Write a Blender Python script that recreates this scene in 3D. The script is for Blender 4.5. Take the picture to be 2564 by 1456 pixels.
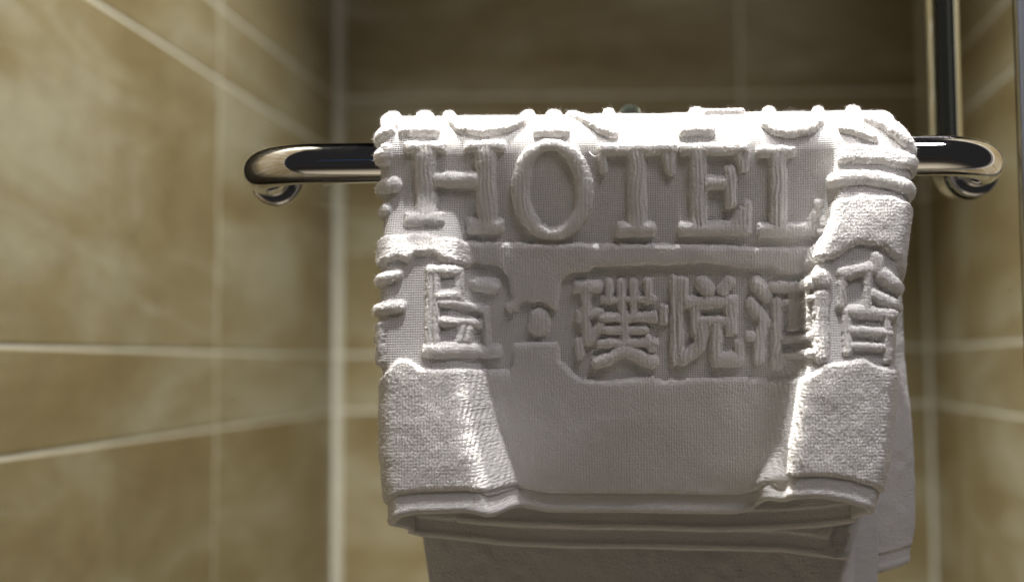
import bpy, math
import numpy as np
from mathutils import Vector, Matrix

for o in list(bpy.data.objects):
    bpy.data.objects.remove(o, do_unlink=True)
scene = bpy.context.scene
col = scene.collection
R = math.radians

# ------------------------------------------------------------------ camera
F = 2860.0                 # focal length in units of 1/2563 frame width
CZ = 1.30                  # eye height
PITCH, ROLL = R(3.65), -0.013
cam_d = bpy.data.cameras.new('camera')
cam = bpy.data.objects.new('camera', cam_d)
col.objects.link(cam)
scene.camera = cam
cam_d.sensor_width = 36.0
cam_d.lens = 36.0 * F / 2563.0
cam_d.shift_x = -387.0 / 2563.0
cam_d.clip_start = 0.02
cam_d.clip_end = 60
CROT = Matrix.Rotation(math.pi / 2 + PITCH, 3, 'X') @ Matrix.Rotation(ROLL, 3, 'Z')
cam.matrix_world = Matrix.Translation((0, 0, CZ)) @ CROT.to_4x4()
cam_d.dof.use_dof = True
cam_d.dof.focus_distance = 0.578
cam_d.dof.aperture_fstop = 3.4

# ------------------------------------------------------------------ world and lamps
w = bpy.data.worlds.new('World')
scene.world = w
w.use_nodes = True
bg = w.node_tree.nodes['Background']
bg.inputs[0].default_value = (0.70, 0.66, 0.66, 1)
bg.inputs[1].default_value = 0.035

def spot(name, loc, target, power, colr, size, blend, radius):
    d = bpy.data.lights.new(name, 'SPOT')
    d.energy = power
    d.color = colr
    d.spot_size = R(size)
    d.spot_blend = blend
    d.shadow_soft_size = radius
    o = bpy.data.objects.new(name, d)
    col.objects.link(o)
    o.location = (loc[0], loc[1], CZ + loc[2])
    dv = Vector(target) - Vector(loc)
    o.rotation_euler = dv.to_track_quat('-Z', 'Y').to_euler()
    return o

def area(name, loc, target, power, colr, sx, sy):
    d = bpy.data.lights.new(name, 'AREA')
    d.energy = power
    d.color = colr
    d.shape = 'ELLIPSE'
    d.size, d.size_y = sx, sy
    o = bpy.data.objects.new(name, d)
    col.objects.link(o)
    o.location = (loc[0], loc[1], CZ + loc[2])
    dv = Vector(target) - Vector(loc)
    o.rotation_euler = dv.to_track_quat('-Z', 'Y').to_euler()
    return o

spot('ceiling_downlight_over_towel', (-0.02, 0.355, 1.25), (-0.02, 0.52, 0), 66, (1.0, 0.975, 0.955), 70, 0.6, 0.022)
spot('ceiling_downlight_shower', (-0.20, 0.72, 1.70), (-0.26, 0.80, -0.2), 600, (1.0, 0.95, 0.87), 72, 0.85, 0.05)
area('ceiling_bounce_fill', (0.52, -0.10, 1.30), (0.34, 0.30, 0.0), 7.2, (1.0, 0.93, 0.975), 0.36, 0.30)  # added soft fill standing in for light bounced off the ceiling

vs = scene.view_settings
vs.view_transform = 'Standard'
vs.look = 'None'
vs.gamma = 1.0
vs.use_curve_mapping = False
vs.exposure = 0.0
scene.render.engine = 'CYCLES'

# ------------------------------------------------------------------ measuring helpers
CM = np.array(CROT)
def ray(px, py):
    px = np.asarray(px, float); py = np.asarray(py, float)
    d = np.stack([(px - 1668.5) / F, (728.0 - py) / F, -np.ones_like(px)], -1)
    return d @ CM.T
def at(px, py, Y):
    d = ray(px, py)
    t = Y / d[..., 1]
    return d[..., 0] * t, d[..., 2] * t       # X, Z relative to the eye

YB, YG = 0.600, 0.654                          # bar axis, glass face
RB = 0.0107                                     # tube radius
RL = at(695, 453, YG); RR = at(2435, 431, YG)
ZB = float(RL[1] + RR[1]) / 2
XL, XR = float(RL[0]), float(RR[0])
R1 = 0.027                                     # outer cloth radius over the bar

# ------------------------------------------------------------------ materials
def newmat(name):
    m = bpy.data.materials.new(name)
    m.use_nodes = True
    nt = m.node_tree
    return m, nt, nt.nodes['Principled BSDF']
def N(nt, t, **kw):
    n = nt.nodes.new(t)
    for k, v in kw.items():
        setattr(n, k, v)
    return n
def math_node(nt, op, a, b=None, clamp=False):
    n = N(nt, 'ShaderNodeMath', operation=op, use_clamp=clamp)
    for i, v in enumerate((a, b)):
        if v is None: continue
        if isinstance(v, (int, float)): n.inputs[i].default_value = v
        else: nt.links.new(v, n.inputs[i])
    return n.outputs[0]

def chrome_mat():
    m, nt, b = newmat('chrome')
    b.inputs['Base Color'].default_value = (0.68, 0.68, 0.685, 1)
    b.inputs['Metallic'].default_value = 1
    tc = N(nt, 'ShaderNodeTexCoord')
    no = N(nt, 'ShaderNodeTexNoise'); no.inputs['Scale'].default_value = 60; no.inputs['Detail'].default_value = 5
    nt.links.new(tc.outputs['Object'], no.inputs['Vector'])
    mr = N(nt, 'ShaderNodeMapRange')
    mr.inputs['From Min'].default_value = 0.45; mr.inputs['From Max'].default_value = 0.8
    mr.inputs['To Min'].default_value = 0.03; mr.inputs['To Max'].default_value = 0.12
    nt.links.new(no.outputs['Fac'], mr.inputs['Value'])
    nt.links.new(mr.outputs[0], b.inputs['Roughness'])
    return m

def glass_mat():
    m, nt, b = newmat('clear_glass')
    nt.nodes.remove(b)
    out = nt.nodes['Material Output']
    tr = N(nt, 'ShaderNodeBsdfTransparent'); tr.inputs[0].default_value = (0.93, 0.955, 0.93, 1)
    gl = N(nt, 'ShaderNodeBsdfGlossy'); gl.inputs['Roughness'].default_value = 0.01
    fr = N(nt, 'ShaderNodeFresnel'); fr.inputs[0].default_value = 1.45
    mx = N(nt, 'ShaderNodeMixShader')
    nt.links.new(fr.outputs[0], mx.inputs[0]); nt.links.new(tr.outputs[0], mx.inputs[1]); nt.links.new(gl.outputs[0], mx.inputs[2])
    # dried water specks
    tc = N(nt, 'ShaderNodeTexCoord')
    vo = N(nt, 'ShaderNodeTexVoronoi'); vo.inputs['Scale'].default_value = 42
    nt.links.new(tc.outputs['Object'], vo.inputs['Vector'])
    wn = N(nt, 'ShaderNodeTexWhiteNoise'); nt.links.new(vo.outputs['Position'], wn.inputs['Vector'])
    thr = math_node(nt, 'MULTIPLY', wn.outputs[0], 0.028)
    spk = math_node(nt, 'LESS_THAN', vo.outputs['Distance'], thr)
    keep = math_node(nt, 'GREATER_THAN', wn.outputs[0], 0.7)
    f = math_node(nt, 'MULTIPLY', math_node(nt, 'MULTIPLY', spk, keep), 0.30)
    df = N(nt, 'ShaderNodeBsdfDiffuse'); df.inputs[0].default_value = (0.75, 0.75, 0.72, 1)
    m2 = N(nt, 'ShaderNodeMixShader')
    nt.links.new(f, m2.inputs[0]); nt.links.new(mx.outputs[0], m2.inputs[1]); nt.links.new(df.outputs[0], m2.inputs[2])
    nt.links.new(m2.outputs[0], out.inputs[0])
    return m

def seal_mat():
    m, nt, b = newmat('clear_plastic_seal')
    b.inputs['Base Color'].default_value = (0.20, 0.215, 0.25, 1)
    b.inputs['Roughness'].default_value = 0.25
    return m

def tile_mat():
    m, nt, b = newmat('sandstone_tile')
    geo = N(nt, 'ShaderNodeNewGeometry')
    oi = N(nt, 'ShaderNodeObjectInfo')
    add = N(nt, 'ShaderNodeVectorMath', operation='SCALE'); 
    cmb = N(nt, 'ShaderNodeCombineXYZ')
    nt.links.new(math_node(nt, 'MULTIPLY', oi.outputs['Random'], 9.0), cmb.inputs[0])
    nt.links.new(math_node(nt, 'MULTIPLY', oi.outputs['Random'], 5.0), cmb.inputs[2])
    va = N(nt, 'ShaderNodeVectorMath', operation='ADD')
    nt.links.new(geo.outputs['Position'], va.inputs[0]); nt.links.new(cmb.outputs[0], va.inputs[1])
    mp = N(nt, 'ShaderNodeMapping')
    mp.inputs['Rotation'].default_value = (R(38), R(30), 0)
    mp.inputs['Scale'].default_value = (1.6, 1.5, 4.5)
    nt.links.new(va.outputs[0], mp.inputs['Vector'])
    n1 = N(nt, 'ShaderNodeTexNoise'); n1.inputs['Scale'].default_value = 2.0; n1.inputs['Detail'].default_value = 9; n1.inputs['Roughness'].default_value = 0.62; n1.inputs['Distortion'].default_value = 0.6
    nt.links.new(mp.outputs[0], n1.inputs['Vector'])
    cr = N(nt, 'ShaderNodeValToRGB')
    e = cr.color_ramp.elements
    e[0].position = 0.34; e[0].color = (0.190, 0.143, 0.072, 1)
    e[1].position = 0.66; e[1].color = (0.325, 0.292, 0.222, 1)
    k = e.new(0.50); k.color = (0.240, 0.196, 0.116, 1)
    nt.links.new(n1.outputs['Fac'], cr.inputs[0])
    n2 = N(nt, 'ShaderNodeTexNoise'); n2.inputs['Scale'].default_value = 34; n2.inputs['Detail'].default_value = 6; n2.inputs['Roughness'].default_value = 0.65
    nt.links.new(geo.outputs['Position'], n2.inputs['Vector'])
    mr = N(nt, 'ShaderNodeMapRange'); mr.inputs['To Min'].default_value = 0.80; mr.inputs['To Max'].default_value = 1.18
    nt.links.new(n2.outputs['Fac'], mr.inputs['Value'])
    hs = N(nt, 'ShaderNodeHueSaturation')
    nt.links.new(cr.outputs[0], hs.inputs['Color']); nt.links.new(mr.outputs[0], hs.inputs['Value'])
    nt.links.new(hs.outputs[0], b.inputs['Base Color'])
    b.inputs['Roughness'].default_value = 0.42
    b.inputs['Specular IOR Level'].default_value = 0.35
    bp = N(nt, 'ShaderNodeBump'); bp.inputs['Strength'].default_value = 0.12; bp.inputs['Distance'].default_value = 0.002
    nt.links.new(n2.outputs['Fac'], bp.inputs['Height']); nt.links.new(bp.outputs[0], b.inputs['Normal'])
    return m

def grout_mat():
    m, nt, b = newmat('pale_grout')
    geo = N(nt, 'ShaderNodeNewGeometry')
    n2 = N(nt, 'ShaderNodeTexNoise'); n2.inputs['Scale'].default_value = 40; n2.inputs['Detail'].default_value = 5
    nt.links.new(geo.outputs['Position'], n2.inputs['Vector'])
    cr = N(nt, 'ShaderNodeValToRGB')
    cr.color_ramp.elements[0].color = (0.46, 0.435, 0.39, 1); cr.color_ramp.elements[1].color = (0.62, 0.595, 0.55, 1)
    nt.links.new(n2.outputs['Fac'], cr.inputs[0]); nt.links.new(cr.outputs[0], b.inputs['Base Color'])
    b.inputs['Roughness'].default_value = 0.8
    return m

def floor_mat():
    m, nt, b = newmat('cream_floor')
    geo = N(nt, 'ShaderNodeNewGeometry')
    n2 = N(nt, 'ShaderNodeTexNoise'); n2.inputs['Scale'].default_value = 6; n2.inputs['Detail'].default_value = 5
    nt.links.new(geo.outputs['Position'], n2.inputs['Vector'])
    cr = N(nt, 'ShaderNodeValToRGB')
    cr.color_ramp.elements[0].color = (0.40, 0.35, 0.26, 1); cr.color_ramp.elements[1].color = (0.52, 0.47, 0.38, 1)
    nt.links.new(n2.outputs['Fac'], cr.inputs[0]); nt.links.new(cr.outputs[0], b.inputs['Base Color'])
    b.inputs['Roughness'].default_value = 0.5
    return m

def cotton_mat():
    m, nt, b = newmat('white_terry_cotton')
    out = nt.nodes['Material Output']
    b.inputs['Base Color'].default_value = (0.80, 0.785, 0.775, 1)
    b.inputs['Roughness'].default_value = 0.95
    b.inputs['Specular IOR Level'].default_value = 0.08
    b.subsurface_method = 'BURLEY'
    b.inputs['Subsurface Weight'].default_value = 0.55
    b.inputs['Subsurface Radius'].default_value = (1.0, 0.95, 0.9)
    b.inputs['Subsurface Scale'].default_value = 0.0014
    b.inputs['Sheen Weight'].default_value = 0.25
    b.inputs['Sheen Roughness'].default_value = 0.6
    uv = N(nt, 'ShaderNodeUVMap', uv_map='cloth')
    at_ = N(nt, 'ShaderNodeAttribute', attribute_name='pile')
    sep = N(nt, 'ShaderNodeSeparateXYZ'); nt.links.new(uv.outputs[0], sep.inputs[0])
    k = 2 * math.pi / 0.00122
    wob = N(nt, 'ShaderNodeTexNoise', noise_dimensions='2D'); wob.inputs['Scale'].default_value = 220; wob.inputs['Detail'].default_value = 2
    nt.links.new(uv.outputs[0], wob.inputs['Vector'])
    wv = math_node(nt, 'MULTIPLY', wob.outputs['Fac'], 2.6)
    su = math_node(nt, 'SINE', math_node(nt, 'ADD', math_node(nt, 'MULTIPLY', sep.outputs[0], k), wv))
    sv = math_node(nt, 'SINE', math_node(nt, 'ADD', math_node(nt, 'MULTIPLY', sep.outputs[1], k), wv))
    au = math_node(nt, 'ADD', math_node(nt, 'MULTIPLY', su, 0.5), 0.5)
    av = math_node(nt, 'ADD', math_node(nt, 'MULTIPLY', sv, 0.5), 0.5)
    au = math_node(nt, 'POWER', au, 0.5); av = math_node(nt, 'POWER', av, 0.5)
    weave = math_node(nt, 'MULTIPLY', au, av)
    mp = N(nt, 'ShaderNodeMapping'); mp.inputs['Scale'].default_value = (1.0, 0.8, 1.0)
    nt.links.new(uv.outputs[0], mp.inputs[0])
    vo = N(nt, 'ShaderNodeTexVoronoi', feature='F1', voronoi_dimensions='2D'); vo.inputs['Scale'].default_value = 820
    nt.links.new(mp.outputs[0], vo.inputs['Vector'])
    lp = math_node(nt, 'SUBTRACT', 1.0, vo.outputs['Distance'])
    n3 = N(nt, 'ShaderNodeTexNoise', noise_dimensions='2D'); n3.inputs['Scale'].default_value = 900; n3.inputs['Detail'].default_value = 2; n3.inputs['Roughness'].default_value = 0.7
    nt.links.new(uv.outputs[0], n3.inputs['Vector'])
    lp = math_node(nt, 'ADD', math_node(nt, 'MULTIPLY', lp, 0.5), math_node(nt, 'MULTIPLY', n3.outputs['Fac'], 1.0))
    inv = math_node(nt, 'SUBTRACT', 1.0, at_.outputs['Fac'], True)
    ht = math_node(nt, 'ADD', math_node(nt, 'MULTIPLY', weave, inv), math_node(nt, 'MULTIPLY', lp, at_.outputs['Fac']))
    bp = N(nt, 'ShaderNodeBump'); bp.inputs['Strength'].default_value = 0.85; bp.inputs['Distance'].default_value = 0.0005
    nt.links.new(ht, bp.inputs['Height']); nt.links.new(bp.outputs[0], b.inputs['Normal'])
    tl = N(nt, 'ShaderNodeBsdfTranslucent'); tl.inputs[0].default_value = (0.80, 0.76, 0.66, 1)
    nt.links.new(bp.outputs[0], tl.inputs['Normal'])
    mx = N(nt, 'ShaderNodeMixShader'); mx.inputs[0].default_value = 0.08
    nt.links.new(b.outputs[0], mx.inputs[1]); nt.links.new(tl.outputs[0], mx.inputs[2])
    nt.links.new(mx.outputs[0], out.inputs[0])
    return m

M_CHROME, M_GLASS, M_SEAL, M_TILE, M_GROUT, M_FLOOR, M_COTTON = chrome_mat(), glass_mat(), seal_mat(), tile_mat(), grout_mat(), floor_mat(), cotton_mat()

# ------------------------------------------------------------------ object helpers
def tag(o, label=None, cat=None, group=None, kind=None):
    if label: o['label'] = label
    if cat: o['category'] = cat
    if group: o['group'] = group
    if kind: o['kind'] = kind
    return o
def empty(name, loc):
    o = bpy.data.objects.new(name, None)
    col.objects.link(o)
    o.location = loc
    o.empty_display_size = 0.02
    return o
def link_mesh(name, me, mat, parent=None):
    o = bpy.data.objects.new(name, me)
    col.objects.link(o)
    if mat and not me.materials: me.materials.append(mat)
    if parent is not None:
        o.parent = parent
        o.matrix_parent_inverse = Matrix.Translation(parent.location).inverted()
    return o
def mesh_np(name, V, Q, normals=None, uv=None, pile=None, smooth=True):
    me = bpy.data.meshes.new(name)
    V = np.ascontiguousarray(V, np.float32); Q = np.ascontiguousarray(Q, np.int32)
    k = Q.shape[1]
    me.vertices.add(len(V)); me.vertices.foreach_set('co', V.ravel())
    me.loops.add(Q.size); me.loops.foreach_set('vertex_index', Q.ravel())
    me.polygons.add(len(Q)); me.polygons.foreach_set('loop_start', np.arange(0, Q.size, k, dtype=np.int32))
    me.update(calc_edges=True)
    me.validate(verbose=False)
    if smooth: me.polygons.foreach_set('use_smooth', np.ones(len(Q), bool))
    if uv is not None:
        l = me.uv_layers.new(name='cloth')
        l.data.foreach_set('uv', np.ascontiguousarray(uv[Q.ravel()], np.float32).ravel())
    if pile is not None:
        a = me.attributes.new('pile', 'FLOAT', 'POINT'); a.data.foreach_set('value', np.ascontiguousarray(pile, np.float32))
    if normals is not None:
        me.normals_split_custom_set_from_vertices(normals.tolist())
    me.update()
    return me
def grid_quads(nr, nc, flip=False):
    i = np.arange(nr * nc).reshape(nr, nc)
    q = np.stack([i[:-1, :-1], i[:-1, 1:], i[1:, 1:], i[1:, :-1]], -1).reshape(-1, 4)
    return q[:, ::-1] if flip else q
def grid_normals(P):
    du = np.gradient(P, axis=1); dv = np.gradient(P, axis=0)
    n = np.cross(dv, du)
    return n / np.maximum(np.linalg.norm(n, axis=-1, keepdims=True), 1e-12)
def box_mesh(name, x0, x1, y0, y1, z0, z1, bev=0.0):
    import bmesh
    bm = bmesh.new()
    bmesh.ops.create_cube(bm, size=1)
    for v in bm.verts:
        v.co = ((x0 + x1) / 2 + v.co.x * (x1 - x0), (y0 + y1) / 2 + v.co.y * (y1 - y0), (z0 + z1) / 2 + v.co.z * (z1 - z0))
    if bev: bmesh.ops.bevel(bm, geom=list(bm.edges), offset=bev, segments=2, affect='EDGES', profile=0.5)
    me = bpy.data.meshes.new(name); bm.to_mesh(me); bm.free()
    return me
def tube_mesh(name, path, radius, seg=40):
    path = [Vector(p) for p in path]
    n = len(path); rings = []
    t0 = (path[1] - path[0]).normalized()
    up = Vector((0, 0, 1)) if abs(t0.z) < 0.9 else Vector((1, 0, 0))
    nrm = t0.cross(up).normalized()
    for i in range(n):
        t = (path[min(i + 1, n - 1)] - path[max(i - 1, 0)]).normalized()
        nrm = (nrm - t * nrm.dot(t)).normalized()
        bn = t.cross(nrm)
        r = radius[i] if isinstance(radius, (list, tuple)) else radius
        rings.append([path[i] + (nrm * math.cos(a) + bn * math.sin(a)) * r for a in [2 * math.pi * k / seg for k in range(seg)]])
    V = np.array([[list(p) for p in ring] for ring in rings]).reshape(-1, 3)
    i = np.arange(n * seg).reshape(n, seg)
    j = np.roll(i, -1, axis=1)
    Q = np.stack([i[:-1], j[:-1], j[1:], i[1:]], -1).reshape(-1, 4)
    return mesh_np(name, V, Q[:, ::-1])
def lathe_y(name, prof, seg=48):
    """profile (radius, y) turned about the Y axis"""
    n = len(prof)
    ang = np.arange(seg) * 2 * math.pi / seg
    V = np.array([[[r * math.cos(a), y, r * math.sin(a)] for a in ang] for r, y in prof]).reshape(-1, 3)
    i = np.arange(n * seg).reshape(n, seg); j = np.roll(i, -1, axis=1)
    Q = np.stack([i[:-1], j[:-1], j[1:], i[1:]], -1).reshape(-1, 4)
    return mesh_np(name, V, Q)

# ------------------------------------------------------------------ setting: tiled walls and floor
YW = 1.70
XWL = float(at(838, 700, YW)[0])
XWR = float(at(2322, 700, YW)[0])
H_W, H_S = 0.302, 0.083
GJ = 0.0046
zC = 0.020                                      # a joint just above eye height
rows = []
z = zC; strip = False
while z < 1.05:
    h = H_S if strip else H_W
    rows.append((z, z + h)); z += h; strip = not strip
z = zC; strip = True
while z > -1.25:
    h = H_S if strip else H_W
    rows.append((z - h, z)); z -= h; strip = not strip

def wall(name, mat_box, tiles):
    o = link_mesh(name, box_mesh(name, *mat_box), M_GROUT)
    tag(o, kind='structure')
    for b in tiles:
        link_mesh('tile', box_mesh('tile', *b, bev=0.0005), M_TILE, o)
    return o
T = 0.0004   # how far a tile face stands proud of the grout
g = GJ / 2
def spans(a, b, joint, w):
    xs = [a]
    k = math.ceil((a - joint) / w - 1e-6)
    while joint + k * w < b - 1e-4:
        if joint + k * w > a + 1e-4: xs.append(joint + k * w)
        k += 1
    return list(zip(xs[:-1] + [xs[-1]], xs[1:] + [b]))
zlo, zhi = min(r[0] for r in rows), max(r[1] for r in rows)
# left wall: tiles run in depth, one joint 0.44 m out from the corner
jl = float(XWL * 1 / (ray(545, 700)[0] / ray(545, 700)[1]))
tiles = []
for (a, b) in rows:
    for (y0, y1) in spans(0.30, YW - 0.006, jl, 0.60):
        tiles.append((XWL - 0.006, XWL, y0 + g * .6, y1 - g * .6, CZ + a + g, CZ + b - g))
wall('wall_left', (XWL - 0.10, XWL - T, 0.298, YW + 0.1, CZ + zlo, CZ + zhi), tiles)
jr = float(XWR * 1 / (ray(2404, 700)[0] / ray(2404, 700)[1]))
tiles = []
for (a, b) in rows:
    for (y0, y1) in spans(0.68, YW - 0.006, jr, 0.60):
        tiles.append((XWR, XWR + 0.006, y0 + g * .6, y1 - g * .6, CZ + a + g, CZ + b - g))
wall('wall_right', (XWR + T, XWR + 0.10, 0.67, YW + 0.1, CZ + zlo, CZ + zhi), tiles)
jb = float(at(1852, 150, YW)[0])
tiles = []
for (a, b) in rows:
    for (x0, x1) in spans(XWL + 0.0045, XWR - 0.003, jb, 0.60):
        tiles.append((x0 + g * .8, x1 - g * .8, YW, YW + 0.006, CZ + a + g, CZ + b - g))
wall('wall_back', (XWL - T, XWR + T, YW + T, YW + 0.099, CZ + zlo, CZ + zhi), tiles)
tag(link_mesh('floor', box_mesh('floor', -2.0, 2.0, -2.5, 1.9, CZ + zlo - 0.06, CZ + zlo - 0.002), M_FLOOR), kind='structure')

# ------------------------------------------------------------------ glass door panel
XGE = float(at(2555, 300, YG)[0])
gp = empty('glass_panel', (0, YG, CZ + zlo))
tag(gp, 'clear shower glass panel between the chrome towel rail and the tiled corner', 'glass panel')
link_mesh('pane', box_mesh('pane', XWL + 0.004, XGE, YG, YG + 0.008, CZ + zlo + 0.01, CZ + 0.8, 0.0008), M_GLASS, gp)
link_mesh('edge_seal', box_mesh('edge_seal', XGE + 0.0004, XGE + 0.006, YG - 0.001, YG + 0.009, CZ + zlo + 0.01, CZ + 0.8, 0.0012), M_SEAL, gp)

# ------------------------------------------------------------------ chrome towel rail
def bend(p, q, r, corner, n=18):
    """quarter round between directions corner->p and corner->q"""
    c = Vector(corner); dp = (Vector(p) - c).normalized(); dq = (Vector(q) - c).normalized()
    o = c + dp * r + dq * r
    return [o - dq * r * math.cos(t) - dp * r * math.sin(t) for t in [math.pi / 2 * k / n for k in range(n + 1)]]
def rosette_profile(y0, sgn):
    return [(0.0005, y0 + sgn * 0.0045), (0.0122, y0 + sgn * 0.0045), (0.0136, y0 + sgn * 0.0041), (0.0145, y0 + sgn * 0.003),
            (0.0148, y0 + sgn * 0.0018), (0.0148, y0 + sgn * 0.0003)]
zb = CZ + ZB
rail = tag(empty('towel_rail', (0, YG, zb)), 'polished chrome horizontal towel rail on the glass with the towel over it', 'towel rail')
rb = 0.036
pl, pr = (XL, YB, zb), (XR, YB, zb)
path = [(XL, YG - 0.001, zb)] + bend((XL, YG, zb), pr, rb, pl) + [(XL + rb + (XR - XL - 2 * rb) * k / 24, YB, zb) for k in range(1, 24)] + bend(pl, (XR, YG, zb), rb, pr) + [(XR, YG - 0.001, zb)]
link_mesh('tube', tube_mesh('tube', path, RB, 64), M_CHROME, rail)
for X in (XL, XR):
    o = link_mesh('rosette', lathe_y('rosette', rosette_profile(0, -1)), M_CHROME)
    o.location = (X, YG - 0.0003, zb)
    o.parent = rail; o.matrix_parent_inverse = Matrix.Translation(rail.location).inverted()

# pull handle on the shower side, sharing the right fixing
ph = tag(empty('pull_handle', (XR, YG + 0.008, zb)), 'upright chrome pull handle behind the glass above the right end of the rail', 'handle')
YH = YG + 0.008 + 0.054
top = zb + 0.40
path = [(XR, YG + 0.0085, zb)] + bend((XR, YG, zb), (XR, YH, top), 0.03, (XR, YH, zb)) + [(XR, YH, zb + 0.03 + (0.34) * k / 10) for k in range(1, 10)] + bend((XR, YH, zb), (XR, YG, top), 0.03, (XR, YH, top)) + [(XR, YG + 0.0085, top)]
link_mesh('tube', tube_mesh('tube', path, RB, 48), M_CHROME, ph)
for zz in (zb, top):
    o = link_mesh('rosette', lathe_y('rosette', rosette_profile(0, 1)), M_CHROME)
    o.location = (XR, YG + 0.0084, zz)
    o.parent = ph; o.matrix_parent_inverse = Matrix.Translation(ph.location).inverted()

# small knob behind the towel
kx, kz = at(1577, 287, YG + 0.012)
M_SATIN, _nt, _b = newmat('satin_grey_metal'); _b.inputs['Base Color'].default_value = (0.55, 0.56, 0.52, 1); _b.inputs['Roughness'].default_value = 0.5
kn = tag(empty('knob', (float(kx), YG + 0.008, CZ + float(kz))), 'small grey rounded knob on the glass peeking over the towel top', 'knob')
o = link_mesh('knob_head', lathe_y('knob_head', [(0.0002, 0.012), (0.003, 0.0118), (0.0052, 0.0105), (0.0062, 0.0085), (0.0064, 0.006), (0.0058, 0.004), (0.004, 0.003)]), M_SATIN)
o.location = kn.location; o.parent = kn; o.matrix_parent_inverse = Matrix.Translation(kn.location).inverted()
o = link_mesh('stem', lathe_y('stem', [(0.004, 0.0032), (0.0040, 0.0012), (0.0055, 0.001), (0.0056, 0.0003)]), M_SATIN)
o.location = kn.location; o.parent = kn; o.matrix_parent_inverse = Matrix.Translation(kn.location).inverted()

# thin blue lamp strip on the far side of the room, mirrored in the rail
bs = tag(empty('blue_light_strip', (0, -1.6, CZ + 0.40)), 'thin blue glowing strip mirrored as a line in the chrome rail', 'light strip')
m_, nt_, b_ = newmat('blue_glow')
b_.inputs['Base Color'].default_value = (0.02, 0.05, 0.1, 1); b_.inputs['Emission Color'].default_value = (0.02, 0.22, 0.65, 1); b_.inputs['Emission Strength'].default_value = 0.8
link_mesh('housing', box_mesh('housing', -0.9, 0.5, -1.62, -1.6005, CZ + 0.40, CZ + 0.46, 0.002), M_SEAL, bs)
link_mesh('lit_strip', box_mesh('lit_strip', -0.88, 0.48, -1.60, -1.596, CZ + 0.415, CZ + 0.445), m_, bs)

# ------------------------------------------------------------------ the towel
rng = np.random.default_rng(7)
def vnoise(x, y, scale, seed):
    g_ = np.random.default_rng(seed).random((256, 256))
    X = x / scale; Y = y / scale
    i = np.floor(X).astype(int); j = np.floor(Y).astype(int)
    fx = X - i; fy = Y - j
    fx = fx * fx * (3 - 2 * fx); fy = fy * fy * (3 - 2 * fy)
    i0 = i & 255; i1 = (i + 1) & 255; j0 = j & 255; j1 = (j + 1) & 255
    return (g_[j0, i0] * (1 - fx) + g_[j0, i1] * fx) * (1 - fy) + (g_[j1, i0] * (1 - fx) + g_[j1, i1] * fx) * fy - 0.5
def loops(x, y, pitch, seed):
    """rounded loop tops: 1 at a loop's centre, 0 between"""
    r_ = np.random.default_rng(seed); jx = r_.random((128, 128)); jy = r_.random((128, 128))
    X = x / pitch; Y = y / pitch
    i = np.floor(X).astype(int); j = np.floor(Y).astype(int)
    best = np.full(x.shape, 9.0)
    for di in (-1, 0, 1):
        for dj in (-1, 0, 1):
            a, b = i + di, j + dj
            cx = a + 0.3 + 0.4 * jx[b & 127, a & 127]; cy = b + 0.3 + 0.4 * jy[b & 127, a & 127]
            best = np.minimum(best, (X - cx) ** 2 + (Y - cy) ** 2)
    return np.clip(1 - best / 0.55, 0, 1)
def sstep(a, b, x):
    t = np.clip((x - a) / (b - a), 0, 1)
    return t * t * (3 - 2 * t)

def to_av(px, py):
    """photo position -> (X, cloth length v) on the outer face of the draped front"""
    d = ray(px, py)
    X, Z = at(px, py, YB - R1)
    v = ZB - Z
    # over the top: meet the cylinder of radius R1 about the bar
    A = d[..., 1] ** 2 + d[..., 2] ** 2
    B = -2 * (d[..., 1] * YB + d[..., 2] * ZB)
    C = YB ** 2 + ZB ** 2 - R1 ** 2
    disc = B * B - 4 * A * C
    t = (-B - np.sqrt(np.maximum(disc, 0))) / (2 * A)
    yy, zz = d[..., 1] * t, d[..., 2] * t
    th = np.arctan2(-(yy - YB), zz - ZB)
    over = Z > ZB
    v = np.where(over, -R1 * (math.pi / 2 - th), v)
    X = np.where(over, d[..., 0] * t, X)
    return X, v
def PL(pts):
    p = np.array(pts, float)
    X, v = to_av(p[:, 0], p[:, 1])
    return np.stack([X, v], -1)

def line_fn(pts):
    """a(v): lateral position along the drop"""
    q = PL(pts); o = np.argsort(q[:, 1])
    return lambda v: np.interp(v, q[o, 1], q[o, 0])
def edge_fn(pts, Y=None):
    """v(a): drop of a lower edge"""
    if Y is None: q = PL(pts)
    else:
        p = np.array(pts, float); X, Z = at(p[:, 0], p[:, 1], np.interp(p[:, 0], *Y) if isinstance(Y, tuple) else Y); q = np.stack([X, ZB - Z], -1)
    o = np.argsort(q[:, 0])
    return lambda a: np.interp(a, q[o, 0], q[o, 1])

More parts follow.
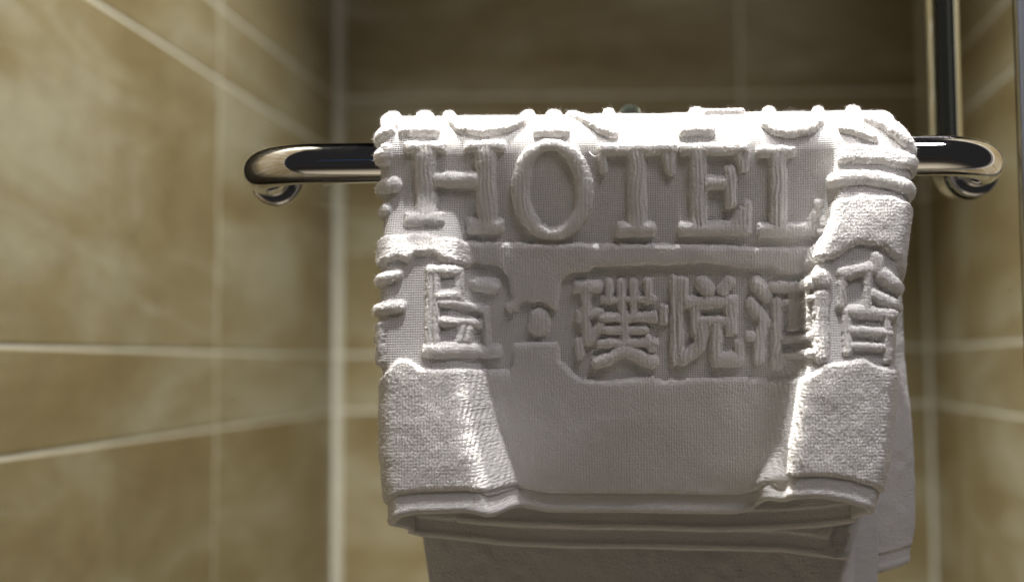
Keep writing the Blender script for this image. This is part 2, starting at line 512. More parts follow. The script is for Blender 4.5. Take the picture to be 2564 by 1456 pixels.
aL = line_fn([(950, 285), (941, 350), (940, 440), (945, 520), (947, 640), (945, 800), (954, 900), (966, 960), (968, 1100), (974, 1200), (984, 1290)])
aR = line_fn([(2246, 282), (2270, 320), (2290, 400), (2282, 470), (2272, 540), (2258, 640), (2250, 700), (2236, 860), (2222, 1000), (2203, 1150), (2186, 1230), (2168, 1285)])
ridgeL = line_fn([(1120, 400), (1126, 560), (1130, 640), (1136, 760), (1145, 900), (1180, 1080), (1222, 1212), (1240, 1285)])
ridgeR = line_fn([(2108, 300), (2106, 400), (2098, 500), (2084, 570), (2056, 630), (2026, 700), (2024, 870), (2008, 935), (1980, 1100), (1966, 1240), (1972, 1285)])
end1 = edge_fn([(930, 1296), (971, 1296), (1005, 1287), (1042, 1279), (1171, 1275), (1370, 1280), (1645, 1281), (1760, 1284), (1845, 1284), (1890, 1276), (1930, 1264), (1973, 1246), (2015, 1240), (2058, 1240), (2110, 1248), (2158, 1263), (2175, 1280)], ([930, 1190, 1270, 1880, 1960, 2180], [0.565, 0.560, 0.608, 0.608, 0.552, 0.562]))
end2 = edge_fn([(960, 1304), (971, 1310), (1000, 1325), (1051, 1340), (1256, 1362), (1484, 1369), (1645, 1372), (1816, 1373), (1987, 1379), (2073, 1390), (2140, 1396)], 0.632)
end3 = edge_fn([(1100, 1298), (1199, 1309), (1484, 1323), (1645, 1322), (1800, 1327), (1930, 1325), (2040, 1318), (2130, 1306), (2175, 1288)], 0.625)
_q = at(np.array([2215., 2190, 2158, 2128]), np.array([400., 1000, 1302, 1394]), 0.632)
aL2 = lambda v: np.interp(v, ZB - _q[1], _q[0])

VE = 0.178
def lean(v):
    return -0.034 * (np.clip(v, 0, 0.182) / VE) ** 1.02
def n_front(a, v):
    """distance of the outermost layer from the bar's axis"""
    Dc = lean(v)
    t = np.clip(v, 0, None) / VE
    # left swell
    rl = ridgeL(v); WL = sstep(0.012, 0.055, v)
    x = a - rl
    p = np.where(x < 0, 1 - 0.07 * np.clip(-x / 0.045, 0, 1.2) ** 2, 0.0)
    p = (1 - 0.07 * np.clip(-x / 0.045, 0, 1.2) ** 2) / (1 + np.exp(np.clip((x - 0.0035) / 0.0014, -40, 40)))
    Dl = 0.001 + 0.019 * t
    D = Dc + (Dl - Dc) * np.clip(p, 0, 1) * WL
    # right lip
    rr = ridgeR(v); x = a - rr
    wd = np.maximum(aR(v) - rr, 0.01)
    k_ = 0.0010 + 0.0008 * sstep(0.148, 0.178, v)
    p = (1 - 0.06 * np.clip(x / wd, 0, 1.3) ** 3) / (1 + np.exp(np.clip(-(x + 3.0 * k_) / k_, -40, 40)))
    Dr = 0.0030 + 0.0060 * sstep(-0.01, 0.05, v) + 0.017 * t
    WR = sstep(-0.030, 0.010, v)
    D = D + (Dr - D) * np.clip(p, 0, 1) * WR
    D = D + 0.0016 * vnoise(a + 3, v + 3, 0.035, 5) * sstep(0, 0.05, v) + 0.0008 * vnoise(a + 3, v + 3, 0.014, 6)
    return R1 - 0.003 + D
def n_two(a, v):
    return 0.0115 + lean(v) * 1.28 + 0.0015 * vnoise(a + 5, v + 5, 0.05, 9) * sstep(0, 0.05, v)
def n_three(a, v):
    return 0.0160 + lean(v) * 1.20 + 0.0015 * vnoise(a + 7, v + 7, 0.05, 11) * sstep(0, 0.05, v)

def drape(a, n, v):
    th = math.pi / 2 + np.clip(v, -math.pi * R1, 0) / R1
    y = YB - n * np.sin(th); z = ZB + n * np.cos(th)
    z = z - np.clip(v, 0, None) - np.clip(-v - math.pi * R1, 0, None)
    return np.stack([a, y, z], -1)

# ---- relief: strokes and pile areas given on the face of the cloth
strokes = {}     # group -> list of (polyline in px, width px)
def S(gname, w, *pts): strokes.setdefault(gname, []).append((pts, w))
def rect(gname, x0, x1, y0, y1):
    strokes.setdefault(gname, []).append((((x0, y0), (x1, y1)), 'box'))
LAB = {}
# HOTEL
g_ = 'H'; rect(g_, 1010, 1112, 351, 377); rect(g_, 1036, 1086, 355, 555); rect(g_, 1008, 1110, 532, 561); rect(g_, 1075, 1200, 429, 461)
rect(g_, 1163, 1263, 349, 375); rect(g_, 1189, 1238, 355, 570); rect(g_, 1158, 1254, 541, 576)
strokes['O'] = [(((1278, 347), (1482, 591)), 'ring')]
g_ = 'T'; rect(g_, 1497, 1692, 355, 382); rect(g_, 1570, 1617, 365, 575); rect(g_, 1541, 1639, 550, 583); S(g_, 20, (1508, 372), (1508, 420)); S(g_, 20, (1663, 378), (1678, 424)); S(g_, 16, (1682, 372), (1679, 420))
g_ = 'E'; rect(g_, 1701, 1878, 356, 383); rect(g_, 1726, 1771, 362, 572); rect(g_, 1698, 1884, 550, 581); S(g_, 20, (1848, 380), (1862, 418)); S(g_, 18, (1868, 372), (1865, 418))
rect(g_, 1760, 1826, 437, 468); rect(g_, 1815, 1842, 411, 514); S(g_, 34, (1848, 556), (1866, 522)); S(g_, 24, (1871, 506), (1871, 560))
g_ = 'L'; rect(g_, 1896, 1992, 363, 389); rect(g_, 1926, 1972, 370, 575); rect(g_, 1899, 2064, 553, 585); S(g_, 24, (2052, 506), (2055, 560)); S(g_, 30, (2034, 560), (2050, 528))
# line above, rolled over the top of the bar
g_ = 'top_1'; S(g_, 40, (1062, 262), (1062, 310)); rect(g_, 998, 1095, 307, 331); S(g_, 52, (975, 262), (976, 300))
g_ = 'top_2'; S(g_, 28, (1122, 268), (1132, 291), (1155, 314), (1209, 322), (1262, 314), (1305, 296), (1325, 270))
g_ = 'top_3'; S(g_, 38, (1386, 262), (1386, 320)); rect(g_, 1336, 1422, 312, 333); S(g_, 28, (1430, 276), (1474, 294), (1502, 313), (1532, 326)); S(g_, 28, (1523, 262), (1523, 312))
g_ = 'top_4'; S(g_, 38, (1743, 258), (1743, 315)); rect(g_, 1700, 1789, 308, 331); S(g_, 20, (1760, 272), (1855, 270))
g_ = 'top_5'; S(g_, 30, (1925, 255), (1920, 280), (1920, 302), (1943, 319), (1983, 325), (2027, 315), (2046, 296), (2050, 275), (2046, 258))
g_ = 'top_6'; S(g_, 34, (2133, 262), (2148, 322)); S(g_, 24, (2112, 318), (2184, 342)); S(g_, 42, (2172, 284), (2220, 306), (2300, 372))
# second line
g_ = 'char_1'; S(g_, 18, (1082, 678), (1082, 880)); S(g_, 18, (1098, 680), (1100, 880)); rect(g_, 1072, 1150, 668, 692); S(g_, 16, (1143, 680), (1146, 748)); rect(g_, 1092, 1150, 731, 752)
S(g_, 34, (1180, 705), (1225, 710)); S(g_, 20, (1110, 760), (1196, 768)); S(g_, 18, (1202, 768), (1204, 850)); rect(g_, 1105, 1196, 795, 816); rect(g_, 1143, 1167, 812, 862); rect(g_, 1068, 1240, 860, 892)
g_ = 'dot'; S(g_, 52, (1339, 793), (1339, 809))
g_ = 'char_2'; rect(g_, 1428, 1502, 699, 725); rect(g_, 1449, 1473, 715, 860); S(g_, 22, (1442, 780), (1444, 792)); S(g_, 20, (1470, 785), (1496, 775)); S(g_, 26, (1472, 845), (1496, 812)); S(g_, 24, (1442, 852), (1444, 886))
for xx in (1520, 1550, 1582, 1620): S(g_, 20, (xx, 700), (xx + 1, 745))
S(g_, 17, (1505, 744), (1634, 742)); S(g_, 20, (1551, 700), (1556, 790)); S(g_, 18, (1584, 745), (1580, 790)); S(g_, 24, (1503, 790), (1634, 790)); S(g_, 22, (1508, 822), (1612, 822)); S(g_, 24, (1498, 856), (1634, 854)); S(g_, 24, (1560, 780), (1562, 870))
S(g_, 32, (1555, 872), (1520, 895), (1488, 904)); S(g_, 34, (1570, 875), (1600, 892), (1630, 904)); S(g_, 22, (1618, 845), (1630, 870))
g_ = 'char_3'; S(g_, 18, (1686, 690), (1686, 905)); S(g_, 17, (1702, 692), (1702, 900)); rect(g_, 1650, 1672, 758, 806); S(g_, 18, (1714, 696), (1714, 730)); S(g_, 34, (1760, 700), (1775, 720)); S(g_, 30, (1828, 700), (1812, 722))
rect(g_, 1708, 1850, 736, 764); rect(g_, 1730, 1755, 750, 836); rect(g_, 1818, 1849, 740, 836); rect(g_, 1745, 1830, 787, 811); S(g_, 32, (1764, 812), (1754, 865), (1712, 896)); S(g_, 32, (1796, 812), (1795, 892)); rect(g_, 1785, 1868, 880, 914); rect(g_, 1844, 1868, 848, 895)
g_ = 'char_4'; S(g_, 32, (1898, 700), (1925, 735)); S(g_, 32, (1886, 752), (1916, 792)); S(g_, 24, (1880, 838), (1892, 838)); S(g_, 30, (1922, 800), (1908, 850), (1906, 896)); rect(g_, 1930, 2034, 700, 725); S(g_, 28, (1951, 750), (1952, 912)); S(g_, 16, (1962, 752), (2030, 748)); S(g_, 15, (1988, 722), (1984, 820)); S(g_, 16, (2016, 725), (2014, 820)); rect(g_, 1955, 2034, 832, 851); rect(g_, 1955, 2034, 876, 894)
S(g_, 40, (2048, 698), (2050, 706)); S(g_, 36, (2047, 745), (2045, 890))
g_ = 'char_5'; S(g_, 32, (2183, 652), (2182, 680)); S(g_, 30, (2100, 690), (2165, 678)); S(g_, 24, (2098, 692), (2094, 770)); S(g_, 24, (2162, 672), (2158, 785)); S(g_, 34, (2195, 692), (2240, 724)); S(g_, 30, (2175, 742), (2236, 770)); S(g_, 30, (2118, 782), (2215, 790)); S(g_, 24, (2108, 785), (2108, 880)); S(g_, 26, (2112, 828), (2205, 836)); S(g_, 20, (2206, 795), (2204, 900)); S(g_, 20, (2115, 868), (2200, 870))
# pieces turned round the left fold
g_ = 'edge_1'; S(g_, 40, (915, 330), (968, 318)); S(g_, 44, (905, 388), (955, 385)); S(g_, 36, (905, 470), (980, 458)); S(g_, 28, (900, 530), (958, 520)); S(g_, 26, (963, 366), (962, 400))
g_ = 'edge_2'; S(g_, 28, (900, 706), (998, 692)); S(g_, 30, (900, 780), (1008, 768)); S(g_, 24, (962, 815), (962, 905)); S(g_, 24, (905, 860), (950, 850))

piles = [
 [(900, 598), (965, 588), (1060, 584), (1120, 596), (1300, 602), (1700, 604), (1960, 612), (2040, 612), (2060, 590), (2078, 545), (2092, 505), (2150, 491), (2230, 496), (2275, 512), (2340, 530), (2340, 730), (2262, 712), (2245, 690), (2228, 652), (2198, 624), (2142, 617), (2110, 632), (2079, 653), (2042, 657),
  (2009, 675), (1953, 677), (1930, 665), (1860, 666), (1834, 658), (1767, 650), (1661, 659), (1610, 656), (1486, 661), (1465, 674), (1420, 677), (1399, 697), (1387, 772), (1347, 749), (1302, 748), (1287, 768), (1266, 778), (1251, 763), (1269, 739), (1263, 688), (1239, 658), (1179, 653), (1158, 668), (1118, 661), (1088, 640), (1046, 643), (1025, 661), (1004, 649), (956, 668), (900, 672)],
 [(2096, 385), (2110, 366), (2150, 360), (2230, 370), (2290, 388), (2340, 400), (2340, 455), (2280, 430), (2200, 413), (2098, 411)],
 [(880, 960), (968, 950), (990, 915), (1007, 897), (1037, 897), (1064, 919), (1088, 923), (1133, 920), (1260, 926), (1269, 911), (1266, 858), (1299, 851), (1387, 853), (1393, 902), (1444, 948), (1510, 956), (1569, 947), (1635, 943), (1645, 951), (1668, 953), (1834, 944), (1966, 950), (2009, 940), (2052, 910), (2120, 900), (2149, 896), (2165, 907), (2198, 917), (2340, 925), (2340, 1500), (880, 1500)],
]
S('band', 34, (2088, 452), (2130, 446), (2190, 450), (2250, 466), (2330, 492))

def seg_dist(A, V, p0, p1):
    d = p1 - p0; L2 = max(float(d @ d), 1e-12)
    t = np.clip(((A - p0[0]) * d[0] + (V - p0[1]) * d[1]) / L2, 0, 1)
    return np.hypot(A - p0[0] - t * d[0], V - p0[1] - t * d[1])
def poly_sd(A, V, P):
    n = len(P); best = np.full(A.shape, 1.0); ins = np.zeros(A.shape, bool)
    for i in range(n):
        p0, p1 = P[i], P[(i + 1) % n]
        best = np.minimum(best, seg_dist(A, V, p0, p1))
        c = ((p0[1] > V) != (p1[1] > V))
        xi = (p1[0] - p0[0]) * (V - p0[1]) / (p1[1] - p0[1] + 1e-15) + p0[0]
        ins ^= c & (A < xi)
    return np.where(ins, best, -best)

PXM = (YB - R1) / F          # metres per photo unit on the face
HL, HP = 0.0029, 0.0023
GID = {k: i + 1 for i, k in enumerate(strokes)}
def relief(A, V, HEMV):
    """height above the ground weave, pile amount, letter id; HEMV = distance above the lower edge"""
    dA = 0.0007 * vnoise(A + 1, V + 1, 0.0035, 21) + 0.0006 * vnoise(A + 1, V + 1, 0.0013, 22)
    dV = 0.0008 * vnoise(A + 1, V + 1, 0.0032, 23) + 0.0006 * vnoise(A + 1, V + 1, 0.0013, 24)
    a, v = A + dA, V + dV
    hl = np.zeros(A.shape); cw = np.zeros(A.shape); gid = np.zeros(A.shape, int)
    for k, lst in strokes.items():
        for pts, w_ in lst:
            q = PL(pts); box = w_ in ('box', 'ring')
            if box: q = q + np.array([[-1, -1], [1, 1]]) * 0.00045
            hw = (float(np.min(np.abs(q[1] - q[0]))) / 2) if box else w_ * PXM / 2 * 1.12
            lo, hi = q.min(0) - hw - 0.001, q.max(0) + hw + 0.001
            msk = (a > lo[0]) & (a < hi[0]) & (v > lo[1]) & (v < hi[1])
            if not msk.any(): continue
            am, vm = a[msk], v[msk]
            d = np.full(am.shape, 1.0)
            if w_ == 'ring':
                c_ = (q[0] + q[1]) / 2; ho = np.abs(q[1] - q[0]) / 2; hi_ = ho - np.array([46, 31]) * PXM
                th_ = np.arctan2(vm - c_[1], am - c_[0]); r_ = np.hypot(vm - c_[1], am - c_[0])
                er = lambda e: e[0] * e[1] / np.hypot(e[1] * np.cos(th_), e[0] * np.sin(th_))
                ro_, ri_ = er(ho), er(hi_); hw = 0.0045
                d = np.abs(r_ - (ro_ + ri_) / 2) / ((ro_ - ri_) / 2) * hw
                vert = 0.15 + 0.85 * np.abs(np.cos(th_)) ** 1.5
            elif box:
                c_ = (q[0] + q[1]) / 2; hx = np.abs(q[1] - q[0]) / 2
                rr_ = 0.45 * hw
                ex, ey = np.abs(am - c_[0]) - hx[0] + hw, np.abs(vm - c_[1]) - hx[1] + hw
                k_ = 3.5
                d = (np.clip(ex, 0, None) ** k_ + np.clip(ey, 0, None) ** k_) ** (1 / k_)
                vert = 1.0 if hx[1] > hx[0] * 1.2 else 0.22
            else:
                vs_ = []
                for i in range(len(q) - 1):
                    di = seg_dist(am, vm, q[i], q[i + 1]); e_ = np.abs(q[i + 1] - q[i]); vs_.append(e_[1] / (e_.sum() + 1e-9))
                    d = np.minimum(d, di)
                vert = 0.22 + 0.78 * float(np.mean(vs_))
            x = np.clip(d / hw, 0, 1)
            hh = HL * min(1.0, 0.62 + hw / 0.010) * (1 - x ** 2.6) ** 0.62
            cur = hl[msk]; up = hh > cur
            cur[up] = hh[up]; hl[msk] = cur
            cc = cw[msk]; cc[up] = (vert * np.ones_like(hh))[up]; cw[msk] = cc
            gg = gid[msk]; gg[up & (hh > 0.0004)] = GID[k]; gid[msk] = gg
    sd = np.full(A.shape, -1.0)
    for P in piles: sd = np.maximum(sd, poly_sd(a, v, PL(P)))
    sd = np.minimum(sd, HEMV - 0.0095)
    x = np.clip(sd / 0.0028, 0, 1)
    hp = HP * (1 - (1 - x) ** 2.4)
    pile = np.maximum(np.clip(hl / 0.0012, 0, 1), np.clip(hp / 0.0010, 0, 1))
    # cords running down the cloth inside raised letters
    wob = 0.0019 * vnoise(A, V, 0.008, 31)
    cord = np.abs(np.sin(math.pi * (A + wob) / 0.00215))
    hl = hl - np.clip(hl / 0.0018, 0, 1) * 0.00065 * (1 - cord) ** 1.3 * cw
    lt = loops(A, V * 0.85, 0.00132, 33)
    lumps = vnoise(A + 2, V + 2, 0.004, 34) * 0.00035 + vnoise(A + 2, V + 2, 0.009, 36) * 0.0004
    h = np.maximum(hl, hp)
    h = h + pile * (lt * 0.00045 + 0.00016 * np.sin(2 * math.pi * (A + 0.4 * wob) / 0.00145) + lumps) * np.where(hl > hp, 0.55, 1.0)
    # flat woven hem with a stitched ridge
    hem = sstep(0.0098, 0.0090, HEMV)
    h = h + hem * (0.0007 + 0.0004 * np.exp(-((HEMV - 0.0018) / 0.0014) ** 2)) * sstep(-0.001, 0.0006, HEMV)
    pile = np.maximum(pile, hem * 0.8)
    return h, pile, gid

# ---- one continuous folded sheet: inner back third, left fold, face, right fold, tucked third
NV = 640
V0 = -math.pi * R1 - 0.02
tt = np.linspace(0, 1, NV)
def rows_for(a_end_v):      # v grid from V0 to the lower edge for each column
    return V0 + tt[:, None] * (a_end_v[None, :] - V0)

NA = 760
rLf, rRf = 0.0075, 0.006
_c = np.linspace(0, 1, 4001); _d = 1 + 2.6 * np.exp(-((_c - 0.825) / 0.022) ** 4)     # finer columns across the right crease
_d = np.cumsum(_d); _d = (_d - _d[0]) / (_d[-1] - _d[0])
s = np.interp(np.linspace(0, 1, NA), _d, _c)
# face: columns keep their share of the width at every height
def face_cols(v):
    l = aL(v) + rLf; r = aR(v) - rRf
    return l, r
a_nom = aL(0.10) + rLf + s * (aR(0.17) - rRf - aL(0.10) - rLf)
vend = end1(a_nom)
V = rows_for(vend)
l, r = face_cols(V)
A = l + s[None, :] * (r - l)
vend2 = end1(A[-1]); V = rows_for(vend2); l, r = face_cols(V); A = l + s[None, :] * (r - l)
vend = V[-1]
n1 = n_front(A, V)
x_ = A - ridgeR(V)                          # tuck the wall of the right lip under its own edge
A_face = A + 0.0062 * sstep(0.03, 0.10, V) * sstep(0.180, 0.160, V) * np.exp(-((x_ + 0.0048) / 0.0030) ** 2)
HEM = vend[None, :] - V
Uc = A.copy()
face = (A_face, n1, V, Uc, HEM)
# left fold
ML = 44
ph_ = np.linspace(0, 1, ML + 1)[:-1]       # 0 = inner layer, 1 = face
ve = end2(aL(0.178) + rLf - 0.0105 + 0 * ph_) * (1 - ph_) + vend[0] * ph_
Vl = rows_for(ve)
nO = n_front(aL(Vl) + rLf, Vl); nI = n_two(aL(Vl) + rLf, Vl)
an = ph_[None, :] * math.pi
a_in = lambda v: aL(np.clip(v, -1, 0.178)) + rLf - 0.0105 * sstep(0.02, 0.16, v)
A_l = a_in(Vl) * (1 - ph_[None, :]) + (aL(Vl) + rLf) * ph_[None, :] - rLf * np.sin(an)
N_l = (nO + nI) / 2 - (nO - nI) / 2 * np.cos(an)
arc = (math.pi * 0.5 * (rLf + 0.008))
U_l = aL(Vl) + rLf - arc * (1 - ph_[None, :])
lf = (A_l, N_l, Vl, U_l, ve[None, :] - Vl)
# right fold
MR = 34
ph_ = np.linspace(0, 1, MR + 1)[1:]
ve = vend[-1] * (1 - ph_) + end3(A[-1, -1] + 0.008 + 0 * ph_) * ph_
Vr = rows_for(ve)
nO = n_front(aR(Vr) - rRf, Vr); nI = n_three(aR(Vr) - rRf, Vr)
nI = np.minimum(nI, nO - 0.004)
an = ph_[None, :] * math.pi
a_inR = lambda v: aR(v) - rRf + 0.0080 * sstep(0.02, 0.16, v)
A_r = (aR(Vr) - rRf) * (1 - ph_[None, :]) + a_inR(Vr) * ph_[None, :] + rRf * np.sin(an)
N_r = (nO + nI) / 2 + (nO - nI) / 2 * np.cos(an)
arc = math.pi * 0.5 * (rRf + 0.007)
U_r = aR(Vr) - rRf + arc * ph_[None, :]
rf = (A_r, N_r, Vr, U_r, ve[None, :] - Vr)

cat = lambda i: np.concatenate([lf[i], face[i], rf[i]], 1)
A_, N_, V_, U_, E_ = (cat(i) for i in range(5))
base = drape(A_, N_, V_)
nrm = grid_normals(base)
# outward = away from the bar, so fix the sign from a face point
if nrm[NV // 2 + 100, ML + NA // 2, 1] > 0: nrm = -nrm
h, pile, gid = relief(U_, V_, E_)
P = base + nrm * h[..., None]
# turned-under lower edge
edge_rows = []
for k, (dn, dz) in enumerate([(-0.0006, -0.0007), (-0.0016, -0.0009), (-0.0026, -0.0004), (-0.0030, 0.0010), (-0.0030, 0.006), (-0.0022, 0.0095), (-0.0010, 0.0098)]):
    q = P[-1] + nrm[-1] * dn; q = q.copy(); q[:, 2] += dz
    edge_rows.append(q)
P = np.concatenate([P, np.array(edge_rows)], 0)
ke = len(edge_rows)
UVg = np.stack([U_, V_], -1)
UVg = np.concatenate([UVg, np.stack([np.stack([U_[-1], V_[-1] + 0.001 * (k + 1)], -1) for k in range(ke)])], 0)
pile = np.concatenate([pile, np.repeat(pile[-1:], ke, 0)], 0)
gid = np.concatenate([gid, np.zeros((ke, gid.shape[1]), int)], 0)
Nn = grid_normals(P)
if Nn[NV // 2 + 100, ML + NA // 2, 1] > 0: Nn = -Nn
nr, nc = P.shape[:2]
Q = grid_quads(nr, nc)
Pf = P.reshape(-1, 3).copy(); Pf[:, 2] += CZ
Nf = Nn.reshape(-1, 3); UVf = UVg.reshape(-1, 2); Pif = pile.reshape(-1)
gf = gid.reshape(-1)[Q].min(1) * (gid.reshape(-1)[Q].min(1) == gid.reshape(-1)[Q].max(1))
# winding must agree with outward normals
q0 = Q[(nr // 2 + 50) * (nc - 1) + nc // 2]
fn = np.cross(Pf[q0[1]] - Pf[q0[0]], Pf[q0[3]] - Pf[q0[0]])
if fn @ Nf[q0[0]] < 0: Q = Q[:, ::-1]

towel = tag(empty('towel', (0, YB, zb + RB)), 'folded white terry towel with raised HOTEL lettering hanging over the chrome rail', 'towel')
def cut(name, fmask, label=None):
    q = Q[fmask]
    if not len(q): return
    used = np.unique(q)
    rm = np.full(len(Pf), -1, np.int64); rm[used] = np.arange(len(used))
    o = link_mesh(name, mesh_np(name, Pf[used], rm[q], Nf[used], UVf[used], Pif[used]), M_COTTON, towel)
    if label: o['label'] = label
    return o
cut('front_panel', gf == 0)
names = {'H': ('raised_letter', 'raised serif letter H'), 'O': ('raised_letter', 'raised serif letter O'), 'T': ('raised_letter', 'raised serif letter T'),
         'E': ('raised_letter', 'raised serif letter E'), 'L': ('raised_letter', 'raised serif letter L'),
         'top_1': ('raised_letter', 'foot of a raised letter on the bar, far left'), 'top_2': ('raised_letter', 'round bottom of a raised O on the bar'),
         'top_3': ('raised_letter', 'feet of a raised R on the bar'), 'top_4': ('raised_letter', 'foot of a raised P on the bar'),
         'top_5': ('raised_letter', 'bottom of a raised U on the bar'), 'top_6': ('raised_letter', 'slanting foot of a raised Y on the bar, far right'),
         'char_1': ('raised_character', 'raised boxy character at the left of the second line'), 'dot': ('raised_dot', 'raised round dot between characters'),
         'char_2': ('raised_character', 'raised character after the dot, many strokes'), 'char_3': ('raised_character', 'raised character in the middle of the second line'),
         'char_4': ('raised_character', 'raised character running into the right crease'), 'char_5': ('raised_character', 'raised character on the bright right fold'),
         'edge_1': ('raised_letter', 'letter ends turned round the left fold'), 'edge_2': ('raised_character', 'character strokes turned round the left fold'),
         'band': ('raised_band', 'narrow raised band on the right fold')}
for k, (nm, lb) in names.items(): cut(nm, gf == GID[k], lb)

# ---- loose fibres standing off the pile
M_FIB, _nt, _b = newmat('cotton_fibre')
_b.inputs['Base Color'].default_value = (0.80, 0.785, 0.775, 1); _b.inputs['Roughness'].default_value = 1.0; _b.inputs['Specular IOR Level'].default_value = 0.0
def fibres(P, Nrm, pile, count, lmin, lmax, wid, seed):
    r_ = np.random.default_rng(seed)
    nr_, nc_ = P.shape[:2]
    i = (r_.random(count * 2) * (nr_ - 12)).astype(int); j = (r_.random(count * 2) * (nc_ - 1)).astype(int)
    keep = r_.random(count * 2) < 0.22 + 0.78 * pile[i, j]
    i, j = i[keep][:count], j[keep][:count]
    m = len(i)
    fx, fy = r_.random((m, 1)), r_.random((m, 1))
    p = (P[i, j] * (1 - fx) + P[i, j + 1] * fx) * (1 - fy) + (P[i + 1, j] * (1 - fx) + P[i + 1, j + 1] * fx) * fy
    n = Nrm[i, j]
    d = n + r_.normal(0, 0.75, (m, 3)); d /= np.linalg.norm(d, axis=1, keepdims=True)
    flip = (d * n).sum(1) < 0.05; d[flip] = n[flip]
    L = (lmin + (lmax - lmin) * r_.random((m, 1)) ** 3)
    sd_ = np.cross(d, r_.normal(0, 1, (m, 3))); sd_ /= np.linalg.norm(sd_, axis=1, keepdims=True)
    b0 = p - n * 0.0002 + sd_ * wid; b1 = p - n * 0.0002 - sd_ * wid; tp = p + d * L
    V_ = np.stack([b0, b1, tp], 1).reshape(-1, 3).copy(); V_[:, 2] += CZ
    return mesh_np('fibre_fuzz', V_, np.arange(3 * m).reshape(-1, 3), smooth=False)
fz = link_mesh('fibre_fuzz', fibres(P, Nn, pile, 170000, 0.0005, 0.0021, 0.00006, 77), M_FIB, towel)
fz['kind'] = 'stuff'
fz = link_mesh('stray_fibre', fibres(P, Nn, pile, 5000, 0.0018, 0.0050, 0.00004, 78), M_FIB, towel)
fz['kind'] = 'stuff'

# a pulled thread between the O and the T
_t = []
for px_, py_, dn_ in ((1474, 378, -0.001), (1482, 388, 0.0016), (1490, 392, 0.0022), (1498, 389, 0.0018), (1502, 380, 0.0012), (1500, 368, 0.0020), (1494, 358, 0.0004)):
    a_, v_ = to_av(np.array([px_]), np.array([py_])); q_ = drape(a_, n_front(a_, v_) + 0.0012 + dn_, v_)[0]
    _t.append((float(q_[0]), float(q_[1]), float(q_[2]) + CZ))
link_mesh('loose_thread', tube_mesh('loose_thread', _t, 0.00022, 6), M_FIB, towel)

# ---- plain layers
def plain_layer(name, a, n, v, hemh, rib=None, thick=0.0028, back=False, label=None):
    """a, n, v: grids (rows down, columns across); edges are rolled over to give the cloth its thickness"""
    b = drape(a, n, v)
    nn = grid_normals(b)
    if nn[b.shape[0] // 2, b.shape[1] // 2, 1] > 0: nn = -nn
    u = np.concatenate([np.zeros((a.shape[0], 1)), np.cumsum(np.linalg.norm(np.diff(b, axis=1), axis=-1), 1)], 1)
    hv = v[-1:] - v
    hem = sstep(0.0105, 0.0095, hv)
    pil = 1 - hem * 0.15
    hh = (1 - hem) * (0.0010 + 0.00045 * loops(u + 1, v + 1, 0.0017, 41) + 0.0008 * vnoise(u + 1, v + 1, 0.006, 42)) + hem * (0.0003 + 0.0006 * np.exp(-((hv - 0.0018) / 0.0015) ** 2))
    if rib is not None:
        k = rib(a, v)
        hh = hh * (1 - k) + k * (0.0005 + 0.00032 * np.sin(2 * math.pi * (v + 0.0012 * vnoise(u, v, 0.004, 43)) / 0.0016))
        pil = pil * (1 - k) + 0.4 * k
    front = b + nn * hh[..., None]
    rear = b - nn * (thick - 0.001)
    nr_, nc_ = a.shape
    # wrap: front down, round the edge, rear up
    mid = (front[-1] + rear[-1]) / 2; mid = mid.copy(); mid[:, 2] -= thick * 0.35
    G = np.concatenate([front, mid[None], rear[::-1]], 0)
    sidel = (G[:nr_, :1] + G[:nr_:-1, :1]) / 2
    UVp = np.concatenate([np.stack([u, v], -1), np.stack([u[-1:], v[-1:] + 0.002], -1), np.stack([u, v], -1)[::-1]], 0)
    pl_ = np.concatenate([pil, pil[-1:], pil[::-1]], 0)
    V_p = G.reshape(-1, 3).copy(); V_p[:, 2] += CZ
    Qp = grid_quads(G.shape[0], nc_)
    # close the sides
    idx = np.arange(G.shape[0] * nc_).reshape(G.shape[0], nc_)
    fr, re = idx[:nr_], idx[nr_ + 1:][::-1]
    sides = []
    for c, fl in ((0, False), (nc_ - 1, True)):
        q = np.stack([fr[:-1, c], fr[1:, c], re[1:, c], re[:-1, c]], -1)
        sides.append(q[:, ::-1] if fl else q)
    Qp = np.concatenate([Qp] + sides, 0)
    f0 = Qp[(nr_ // 2) * (nc_ - 1) + nc_ // 2]
    fnr = np.cross(V_p[f0[1]] - V_p[f0[0]], V_p[f0[3]] - V_p[f0[0]])
    if fnr @ nn[nr_ // 2, nc_ // 2] < 0: Qp = Qp[:, ::-1]
    o = link_mesh(name, mesh_np(name, V_p, Qp, None, UVp.reshape(-1, 2), pl_.reshape(-1)), M_COTTON, towel)
    if label: o['label'] = label
    return o

# second layer, behind the face, from the left fold to its ribbed side hem
nv, na = 360, 300
t1 = np.linspace(0, 1, nv); s1 = np.linspace(0, 1, na)
a0 = float(a_in(0.178)) - 0.003
a_b = a0 + s1 * (float(aL2(0.19)) - a0)
Vb = -0.06 + t1[:, None] * (end2(a_b)[None, :] + 0.06)
l = a_in(Vb) - 0.003; r = aL2(Vb)
Ab = l + s1[None, :] * (r - l)
Nb = n_two(Ab, Vb) - 0.0012 + 0.0015 * np.sin(Ab * 70) * sstep(0.05, 0.2, Vb)
plain_layer('second_layer', Ab, Nb, Vb, 0.01, rib=lambda a, v: sstep(-0.016, -0.014, a - aL2(v)), label='inner layer with ribbed side hem below the front hem')
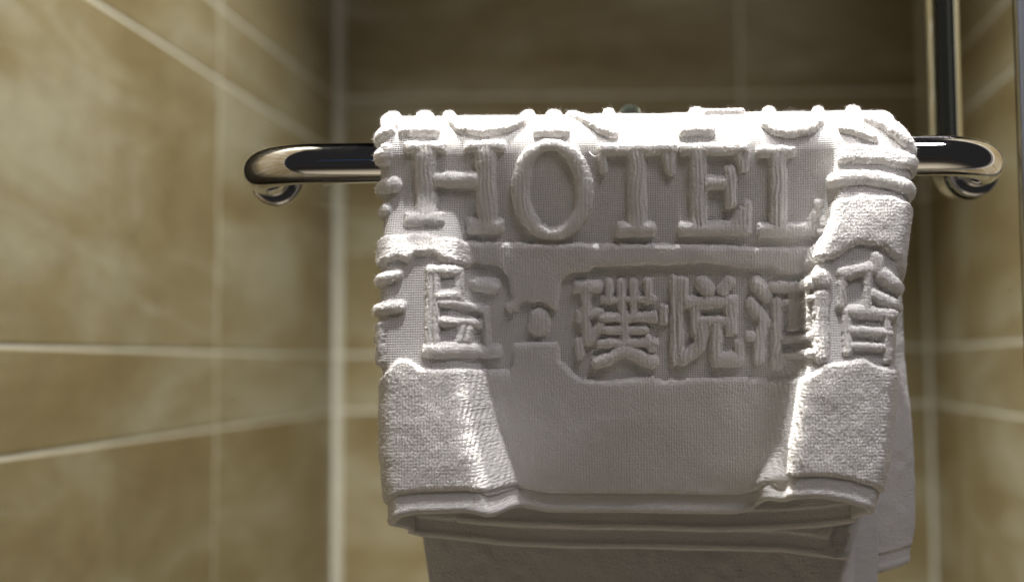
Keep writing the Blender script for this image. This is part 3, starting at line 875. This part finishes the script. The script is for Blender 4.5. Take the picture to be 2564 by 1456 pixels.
# tucked third
s3 = np.linspace(0, 1, 220)
aEnd = float(at(1110, 1297, YB - 0.012)[0]); aSt = float(A_r[-1, -1]) + 0.002
a_b = aEnd + s3 * (aSt - aEnd)
Vb = 0.0 + t1[:, None] * (end3(a_b)[None, :])
r = a_inR(Vb) + 0.002
Ab = aEnd + s3[None, :] * (r - aEnd)
Nb = n_three(Ab, Vb) - 0.0012 + 0.002 * np.sin(Ab * 60 + 1) * sstep(0.05, 0.2, Vb)
nfo = n_front(r, Vb)
plain_layer('tucked_layer', Ab, np.minimum(Nb, n_front(Ab, Vb) - 0.0065), Vb, 0.01)

# rear drop behind the bar: longer panel and a loose flap to the right
def rear_layer(name, Y, left_px, right_px, bottom, rib=None, wave=0.0, wrap=None, label=None, nv=420, na=260):
    L = np.array(left_px, float); Rr = np.array(right_px, float)
    lx, lz = at(L[:, 0], L[:, 1], Y); rx, rz = at(Rr[:, 0], Rr[:, 1], Y)
    t_ = np.linspace(0, 1, nv); s_ = np.linspace(0, 1, na)
    ztop = ZB + 0.004
    if isinstance(bottom, float): zb_ = np.full(na, bottom)
    else:
        bb = np.array(bottom, float); bx, bz = at(bb[:, 0], bb[:, 1], Y); o_ = np.argsort(bx)
        ax = lx[-1] + s_ * (rx[-1] - lx[-1]); zb_ = np.interp(ax, bx[o_], bz[o_])
    Z = ztop + t_[:, None] * (zb_[None, :] - ztop)
    la = np.interp(-Z, -lz, lx); ra = np.interp(-Z, -rz, rx)
    Aa = la + s_[None, :] * (ra - la)
    Yy = Y + wave * np.sin(Aa * 55 + 4 * Z) * sstep(ZB, -0.02, Z) + (0.004 * np.clip((s_[None, :] - 0.90) / 0.10, 0, 1) ** 2 if wrap else 0)
    # drape() is bypassed: n < 0 puts the cloth behind the bar, v is the drop
    return plain_layer(name, Aa, YB - Yy, ZB - Z, 0.01, rib=rib, label=label)
rRib = lambda a, v: sstep(-0.0150, -0.0135, a - RRIB(v))
_x, _z = at(np.array([2200, 2202, 2200, 2195.]), np.array([300, 1100, 1250, 1456.]), 0.6440)
RRIB = lambda v: np.interp(v, ZB - _z, _x)
rear_layer('rear_panel', 0.6440, [(1056, 300), (1060, 1340), (1066, 1380), (1077, 1456), (1090, 1600)], [(2200, 300), (2202, 1100), (2200, 1250), (2195, 1456), (2188, 1600)], -0.215, rib=rRib, wave=0.0015, label='longer rear drop of the towel in shade')
rear_layer('rear_flap', 0.6495, [(1500, 300), (1500, 1456)], [(2225, 300), (2246, 600), (2256, 700), (2266, 900), (2284, 1060), (2291, 1200), (2291, 1320), (2281, 1385), (2279, 1412)], [(1400, 1440), (2000, 1440), (2195, 1430), (2240, 1420), (2280, 1408)], wave=0.001, wrap=True, label='pale rear flap showing past the right edge')
